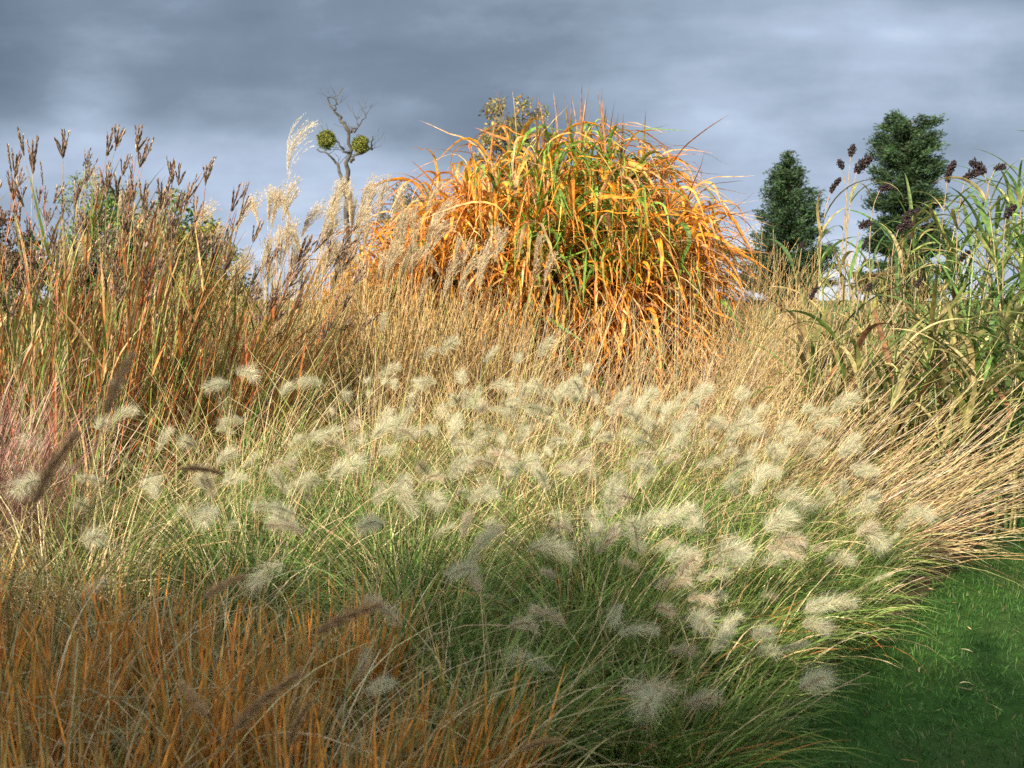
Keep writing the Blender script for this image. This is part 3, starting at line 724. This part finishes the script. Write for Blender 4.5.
# ---- sorghum and reeds on the right
def s_(px, py, Y, kind, sc, bow=.3):
    p = at(px, py, Y); return (p[0], p[2], kind, sc, bow)
Z = sorghum
Y = 6.0
Z('sorghum with three stacked dark heads on pale bare stalks', (1.93, Y), [s_(840, 162, Y, 3, .9, .1), s_(846, 178, Y, 0, 1.25, .4), s_(838, 172, Y, 3, .8, -.4)], 3)
Z('sorghum with a small dark head leaning on the pale stalks left', (1.80, Y - .1), [s_(831, 193, Y - .1, 1, .95, .5)], 4)
Z('sorghum with one hooked dark head low beside the pale stalks', (2.06, Y - .2), [s_(856, 230, Y - .2, 2, .9, .5)], 6)
Z('sorghum with a reddish dark head before the big conifer', (2.2, Y), [s_(878, 192, Y, 2, 1.0, .8)], 7)
Z('sorghum with broad brown heads low before the big conifer', (2.4, Y + .1), [s_(896, 232, Y, 2, 1.2, .6), s_(905, 224, Y, 0, 1.0, .2)], 8)
Z('sorghum with an upright head and yellow leaf beside the conifer', (2.52, Y), [s_(936, 186, Y, 1, 1.2, .1)], 9)
Z('sorghum with a wide head tucked among green leaves', (2.66, Y), [s_(952, 184, Y, 2, 1.1, .5)], 9)
Z('sorghum with the highest leaning purple black head', (2.76, Y - .1), [s_(981, 176, Y - .1, 0, 1.15, -.6)], 8)
Z('sorghum with a drooping hook head on a bent stem', (2.84, Y - .3), [s_(990, 172, Y - .3, 2, .8, .9)], 8)
Z('sorghum cut by the right edge with a black head', (2.98, Y - .2), [s_(1010, 182, Y - .2, 0, 1.15, .5)], 9)
Z('sorghum with brown head hidden in the leaves below the highest head', (2.72, Y - .5), [s_(992, 222, Y - .5, 0, .9, .2)], 9)
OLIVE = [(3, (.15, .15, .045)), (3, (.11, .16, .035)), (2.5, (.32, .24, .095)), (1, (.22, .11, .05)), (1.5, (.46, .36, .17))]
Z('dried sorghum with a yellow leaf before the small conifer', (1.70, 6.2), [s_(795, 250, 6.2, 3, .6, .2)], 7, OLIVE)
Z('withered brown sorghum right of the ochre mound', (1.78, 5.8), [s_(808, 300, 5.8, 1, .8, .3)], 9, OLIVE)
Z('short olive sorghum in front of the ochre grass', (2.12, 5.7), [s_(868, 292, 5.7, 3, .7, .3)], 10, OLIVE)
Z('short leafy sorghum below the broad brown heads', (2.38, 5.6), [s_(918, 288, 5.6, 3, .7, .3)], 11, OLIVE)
V = reed_plant
V('green reed at the right edge with long bluish arching leaves', (2.78, 5.5), 1.75, 5, 12)
V('green reed behind the right edge, spiky crown above the heads', (3.02, 6.3), 2.0, 5, 12)
V('green reed among the sorghum stalks before the big conifer', (2.5, 6.3), 1.75, 4, 11)
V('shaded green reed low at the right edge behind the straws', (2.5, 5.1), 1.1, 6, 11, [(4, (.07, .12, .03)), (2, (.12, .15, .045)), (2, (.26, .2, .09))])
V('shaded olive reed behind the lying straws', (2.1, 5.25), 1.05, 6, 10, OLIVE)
V('shaded olive reed between the steep straws and the sorghum', (1.75, 5.7), 1.1, 5, 10, OLIVE)
Z('leafy sorghum left of the yellow leaf head, no grain showing', (2.42, 6.5), [s_(915, 215, 6.5, 3, .6, .2)], 12)
Z('leafy sorghum with reddish stalks behind the hooked heads', (2.15, 6.6), [s_(862, 250, 6.6, 1, .7, .3)], 12, OLIVE)
Z('leafy sorghum in front of the right ochre grass, brownish heads', (2.62, 5.9), [s_(962, 262, 5.9, 0, .8, .3)], 12)
V('green reed with narrow leaves behind the wide tucked head', (2.85, 6.6), 1.85, 6, 14)
V('green reed with yellowing leaves just inside the right edge', (2.65, 5.7), 1.5, 6, 14)
V('tall green reed half cut by the right edge', (3.0, 5.8), 1.85, 6, 14)
V('green reed low behind the reddish dark head', (2.3, 6.9), 1.6, 6, 13)
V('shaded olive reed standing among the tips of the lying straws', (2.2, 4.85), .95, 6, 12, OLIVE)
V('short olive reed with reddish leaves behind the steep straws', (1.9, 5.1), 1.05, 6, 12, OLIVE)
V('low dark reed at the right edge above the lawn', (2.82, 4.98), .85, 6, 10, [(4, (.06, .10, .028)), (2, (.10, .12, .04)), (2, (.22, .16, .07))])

# ---- trees beyond the border
CON = [(4, (.026, .052, .022)), (3, (.036, .068, .026)), (2, (.020, .036, .019)), (1, (.055, .085, .03))]
conifer('smaller dark pointed conifer between the orange grass and the sorghum', (12.2, 45, 0), 7.75,
        [(.06, 2.5), (.3, 2.25), (.5, 1.8), (.7, 1.25), (.88, .65), (1, .15)], 230, 46000, .20, CON, .40)
conifer('taller dark conifer with a lumpy rounded top behind the sorghum', (17.5, 45, 0), 9.05,
        [(.08, 2.0), (.3, 2.15), (.5, 2.05), (.7, 1.75), (.85, 1.5), (.95, 1.25), (1, .9)], 150, 60000, .21, CON, .46)

# bare tree that carries mistletoe
def P2(px, py, dy=0.): q = at(px, py, 40.0); return q + np.array([0, dy, 0])
root = thing('bare_tree', 'leafless grey tree with crooked branches carrying two mistletoe balls', 'tree', (*at(346, 300, 40)[:2], 0))
tb, bb = MB(), MB()
def limb(mb, pts, r0, r1):
    pts = np.array(pts); s = np.linspace(0, 1, len(pts)); t = np.linspace(0, 1, len(pts) * 3)
    q = np.stack([np.interp(t, s, pts[:, j]) for j in range(3)], -1); q[1:-1] += NRM(0, .04, q[1:-1].shape)
    tubes(mb, q[None], np.array([r0]), np.array([r1]), np.array([[.06, .052, .043]]), sides=5)
    return q
bx, by = root.location[0], 40
limb(tb, [(bx, by, 0), (bx + .05, by, 2), (*P2(348, 210),), (*P2(349.7, 180),), (*P2(352, 155),), (*P2(351, 132),)], .15, .06)
L1 = [limb(bb, [P2(351, 134), P2(347, 127), P2(342, 121, .2), P2(333.5, 111, .3), P2(329.7, 101, .3)], .085, .02),
      limb(bb, [P2(336, 114, .2), P2(338, 106, .4), P2(338.5, 99, .5)], .04, .012),
      limb(bb, [P2(353, 136), P2(362, 131, -.3), P2(370, 123, -.5)], .045, .012),
      limb(bb, [P2(353, 136), P2(358, 128, .4), P2(360, 119, .6)], .035, .01),
      limb(bb, [P2(353, 165), P2(356, 160), P2(366, 155, .3), P2(373.5, 149, .4), P2(373.5, 138, .4)], .07, .02),
      limb(bb, [P2(351, 158), P2(346, 152, -.2), P2(341, 147, -.3), P2(333, 143, -.3)], .06, .02),
      limb(bb, [P2(348, 200), P2(344.7, 190), P2(338.5, 165, .4), P2(331, 157, .5), P2(317, 150, .6)], .10, .02)]
for q in L1:
    for j in range(4):
        s = q[rng.integers(2, len(q))]
        branches(bb, s, NRM(0, 1, 3) * np.array([1, .6, .6]) + np.array([0, 0, .7]), U(.25, .7), .014, 1, [], .5, .2, ((.08, .07, .06),), 2)
tb.build('trunk', M_BARK, root, True); bb.build('branches', M_BARK, root, True)
MIS = [(3, (.14, .155, .03)), (2, (.18, .175, .035)), (1, (.09, .11, .025))]
for lab, c, r in (('round yellow green mistletoe ball hanging on the left side of the bare tree', P2(331, 144, -.3), .35), ('round yellow green mistletoe ball between the right branches of the bare tree', P2(362.5, 147, .1), .32)):
    root = thing('mistletoe', lab, 'mistletoe', tuple(c), 'mistletoe balls'); mb = MB()
    n = 300; d = unit(rng.normal(size=(n, 3)))
    az, th = np.arctan2(d[:, 1], d[:, 0]), np.arccos(d[:, 2])
    P = path(np.repeat(c[None], n, 0), az, th, NRM(.1, .3, n), r * U(.75, 1.02, n), 4)
    tubes(mb, P[0], np.full(n, .008), np.full(n, .005), pick(MIS, n))
    mb.build('twigs', M_BARK, root)
    lb = MB(); q = P[0][:, 2:].reshape(-1, 3); q = np.repeat(q, 7, 0); leaf_cloud(lb, q + NRM(0, .035, q.shape), .075, MIS)
    lb.build('leaves', M_TREE, root)

T = leafy_tree
T('autumn_tree', 'sparse olive and yellow tree showing above the orange grass', (.15, 25, 0), .11, (-.25, 0, 4.85), (1.2, .9, 1.35), 54, 75, .24, .085, [(3, (.20, .17, .05)), (2, (.30, .22, .06)), (2, (.13, .14, .05)), (1, (.34, .17, .05))])
T('brown_tree', 'small brownish tree far behind the plumes left of the orange grass', (-4.1, 40, 0), .12, (0, 0, 4.3), (1.3, 1.1, 1.6), 40, 90, .4, .12, [(2, (.20, .14, .07)), (1, (.16, .14, .06))])
BUSHG = [(3, (.05, .11, .025)), (2, (.08, .15, .03)), (1, (.13, .17, .04))]
T('green_bush', 'leafy green bush behind the red stems on the left', (-5.5, 15, 0), .05, (0, 0, 1.6), (1.9, .9, 1.15), 90, 170, .28, .075, BUSHG, 'bush', 5)
T('green_bush', 'airy light green bush whose thin top rises against the sky on the left', (-6.5, 15.8, 0), .05, (0, 0, 2.2), (.75, .6, 1.15), 36, 50, .22, .06, [(3, (.12, .17, .06)), (2, (.16, .2, .08))], 'bush', 3)
T('red_bush', 'dark reddish brown bush at the left edge behind the grasses', (-7.25, 14, 0), .05, (0, 0, 1.5), (.62, .6, 1.15), 40, 130, .22, .07, [(3, (.075, .03, .02)), (2, (.10, .05, .025)), (1, (.06, .06, .025))], 'bush', 5)
T('yellow_shrub', 'rounded yellow green shrub between the red stems and pale plumes', (-4.3, 14, 0), .05, (0, 0, 1.35), (.6, .5, 1.1), 50, 170, .18, .055, [(3, (.19, .18, .03)), (2, (.10, .12, .025)), (2, (.25, .21, .04))], 'bush', 4)

# tall hedge of the garden behind the viewer: its shade lies over the front of the border and the lawn
root = thing('tall_hedge', 'tall dark clipped hedge on the near side of the lawn, shading the front', 'hedge', (-7, -6.5, 0))
mb, tb = MB(), MB()
n = 110000
x = U(-22, 7, n); top = 5.52 + .22 * np.sin(x * 1.9) + .16 * np.sin(x * 4.7 + 1)
z = top * U(.02, 1, n) ** .8
leaf_cloud(mb, np.stack([x, -6.5 + U(-.6, .6, n), z], -1), .22, [(3, (.04, .07, .025)), (2, (.055, .09, .03))])
m = 700; x = U(-22, 7, m); top = 5.36 + .22 * np.sin(x * 1.9)
leaf_cloud(mb, np.stack([x, -6.5 + U(-.3, .3, m), top + U(0, .45, m)], -1), .12, [(3, (.05, .08, .03))])
m = 60; P = path(np.stack([np.linspace(-21.8, 6.8, m), np.full(m, -6.5), np.zeros(m)], -1), U(0, 6.28, m), U(0, .1, m), U(0, .2, m), U(4.8, 5.5, m), 6)
tubes(tb, P[0], np.full(m, .06), np.full(m, .02), np.tile([[.1, .07, .05]], (m, 1)), sides=5)
mb.build('foliage', M_TREE, root); tb.build('trunks', M_BARK, root)

# =================================================================== light, sky, camera
SUN_EL, SUN_AZ = 26.5, 31.0      # degrees; azimuth measured from straight behind the viewer towards the left
sd = Vector((-math.sin(R(SUN_AZ)) * math.cos(R(SUN_EL)), -math.cos(R(SUN_AZ)) * math.cos(R(SUN_EL)), math.sin(R(SUN_EL))))
li = bpy.data.lights.new('sun', 'SUN'); li.energy = 5.0; li.angle = R(.53); li.color = (1, .90, .74)
so = bpy.data.objects.new('sun', li); COL.objects.link(so)
so.rotation_euler = sd.to_track_quat('Z', 'Y').to_euler()

w = bpy.data.worlds.new('World'); scene.world = w; w.use_nodes = True
N, L = w.node_tree.nodes, w.node_tree.links; N.clear()
out = N.new('ShaderNodeOutputWorld'); bg = N.new('ShaderNodeBackground'); bg.inputs[1].default_value = .15
L.new(bg.outputs[0], out.inputs[0])
sky = N.new('ShaderNodeTexSky'); sky.sky_type = 'NISHITA'; sky.sun_disc = False
sky.sun_elevation = R(SUN_EL); sky.sun_rotation = R(180 + SUN_AZ)
tc = N.new('ShaderNodeTexCoord'); sx = N.new('ShaderNodeSeparateXYZ'); L.new(tc.outputs['Generated'], sx.inputs[0])
def mth(op, a, b=None, c=None):
    n = N.new('ShaderNodeMath'); n.operation = op
    for i, v in enumerate((a, b, c)):
        if v is None: continue
        if isinstance(v, (int, float)): n.inputs[i].default_value = v
        else: L.new(v, n.inputs[i])
    return n.outputs[0]
yy = mth('MAXIMUM', mth('ABSOLUTE', sx.outputs[1]), .05)
A = mth('DIVIDE', sx.outputs[0], yy); B = mth('DIVIDE', sx.outputs[2], yy)
def cloud(scale, su, sv, off, detail=6, rough=.55, dist=0.0):
    cb = N.new('ShaderNodeCombineXYZ'); L.new(mth('MULTIPLY', A, su), cb.inputs[0]); L.new(mth('MULTIPLY', B, sv), cb.inputs[1]); cb.inputs[2].default_value = off
    n = N.new('ShaderNodeTexNoise'); n.inputs['Scale'].default_value = scale; n.inputs['Detail'].default_value = detail; n.inputs['Roughness'].default_value = rough
    n.inputs['Distortion'].default_value = dist
    L.new(cb.outputs[0], n.inputs['Vector']); return n.outputs['Fac']
f = cloud(3.0, .75, 3.0, 3.1, 6, .48, .0)
g = cloud(9.0, 1, 1.9, 8.7, 8, .55, .0)
rag = cloud(6.0, 1, 1.4, 21.3, 7, .6, .4)
def bank(a0, b0, sa, sb, amp):
    """a cloud bank in one quarter of the sky, its edge torn by noise"""
    da = mth('DIVIDE', mth('SUBTRACT', A, a0), sa); db_ = mth('DIVIDE', mth('SUBTRACT', B, b0), sb)
    d2 = mth('ADD', mth('MULTIPLY', da, da), mth('MULTIPLY', db_, db_))
    d2 = mth('ADD', d2, mth('MULTIPLY', mth('SUBTRACT', rag, .5), 2.0))
    return mth('MULTIPLY', mth('POWER', 2.718, mth('MULTIPLY', mth('MAXIMUM', d2, -.2), -1.0)), amp)
mix = mth('ADD', mth('MULTIPLY', mth('SUBTRACT', f, .5), .55), mth('MULTIPLY', mth('SUBTRACT', g, .5), .17))
mix = mth('ADD', mix, .5)
for bk_ in ((-.41, .25, .055, .07, .055), (-.43, .21, .03, .035, .05), (-.395, .20, .03, .03, .05), (.0, .33, .60, .09, -.045), (-.30, .12, .17, .05, .10), (-.22, .22, .24, .06, -.07), (-.50, .26, .05, .06, -.08),
            (.25, .155, .10, .035, .10), (.42, .23, .16, .06, .085), (.54, .14, .14, .05, .12), (.18, .10, .15, .02, -.04), (.05, .28, .35, .03, -.02),
            (-.25, .02, .30, .07, .12), (.32, .03, .26, .07, .2), (0.0, .17, .12, .05, -.04)):
    mix = mth('ADD', mix, bank(*bk_))
mix = mth('ADD', mix, mth('MULTIPLY', mth('POWER', 2.718, mth('MULTIPLY', mth('MAXIMUM', B, 0.0), -14.0)), .15))
rp = N.new('ShaderNodeValToRGB')
e = rp.color_ramp.elements
e[0].position = .32; e[0].color = (.43, .58, .80, 1)
e[1].position = .80; e[1].color = (2.5, 2.8, 3.2, 1)
for p_, c_ in ((.46, (.66, .86, 1.16, 1)), (.55, (1.0, 1.27, 1.64, 1)), (.66, (1.5, 1.82, 2.36, 1))):
    x_ = e.new(p_); x_.color = c_
L.new(mix, rp.inputs[0])
cm = N.new('ShaderNodeMix'); cm.data_type = 'RGBA'
mr = N.new('ShaderNodeMapRange'); mr.inputs[1].default_value = .62; mr.inputs[2].default_value = .80; mr.inputs[3].default_value = 1; mr.inputs[4].default_value = .95
L.new(g, mr.inputs[0])
# the storm cloud stands ahead; behind the viewer, on the sun's side, the sky is mostly clear
bk = N.new('ShaderNodeMapRange'); bk.interpolation_type = 'SMOOTHSTEP'
bk.inputs[1].default_value = -.25; bk.inputs[2].default_value = .45; bk.inputs[3].default_value = .55; bk.inputs[4].default_value = 1
L.new(sx.outputs[1], bk.inputs[0]); L.new(mth('MULTIPLY', mr.outputs[0], bk.outputs[0]), cm.inputs[0])
lit = N.new('ShaderNodeMapRange'); lit.interpolation_type = 'SMOOTHSTEP'      # unseen clouds behind the viewer, brightened to fill the shade
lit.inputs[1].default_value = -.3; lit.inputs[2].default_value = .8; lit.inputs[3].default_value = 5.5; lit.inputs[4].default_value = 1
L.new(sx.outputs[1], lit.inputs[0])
wm = N.new('ShaderNodeMix'); wm.data_type = 'RGBA'; wm.blend_type = 'MULTIPLY'
wf = N.new('ShaderNodeMapRange'); wf.inputs[1].default_value = -.3; wf.inputs[2].default_value = .75; wf.inputs[3].default_value = 1; wf.inputs[4].default_value = 0
L.new(sx.outputs[1], wf.inputs[0]); L.new(wf.outputs[0], wm.inputs[0]); L.new(rp.outputs[0], wm.inputs[6]); wm.inputs[7].default_value = (1.36, 1.08, .72, 1)  # unseen clouds also warmed, so the added fill is less blue
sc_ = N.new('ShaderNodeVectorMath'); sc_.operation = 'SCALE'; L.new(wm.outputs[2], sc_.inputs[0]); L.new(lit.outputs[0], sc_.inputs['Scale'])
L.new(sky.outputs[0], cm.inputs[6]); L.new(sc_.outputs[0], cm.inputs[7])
L.new(cm.outputs[2], bg.inputs[0])

cam = bpy.data.cameras.new('camera'); co = bpy.data.objects.new('camera', cam); COL.objects.link(co)
co.location = (0, 0, CAM_Z); co.rotation_euler = (R(90 - 4.78), 0, 0)
cam.sensor_width = 36; cam.lens = 35.33; cam.clip_start = .05; cam.clip_end = 6000
cam.dof.use_dof = True; cam.dof.focus_distance = 5.0; cam.dof.aperture_fstop = 6.0
scene.camera = co

vs = scene.view_settings
vs.view_transform = 'Standard'; vs.look = 'None'; vs.exposure = 1.14; vs.gamma = 1; vs.use_curve_mapping = False
cy = scene.cycles
cy.max_bounces = 5; cy.diffuse_bounces = 2; cy.glossy_bounces = 1; cy.transmission_bounces = 3
cy.sample_clamp_indirect = 4; cy.use_denoising = False
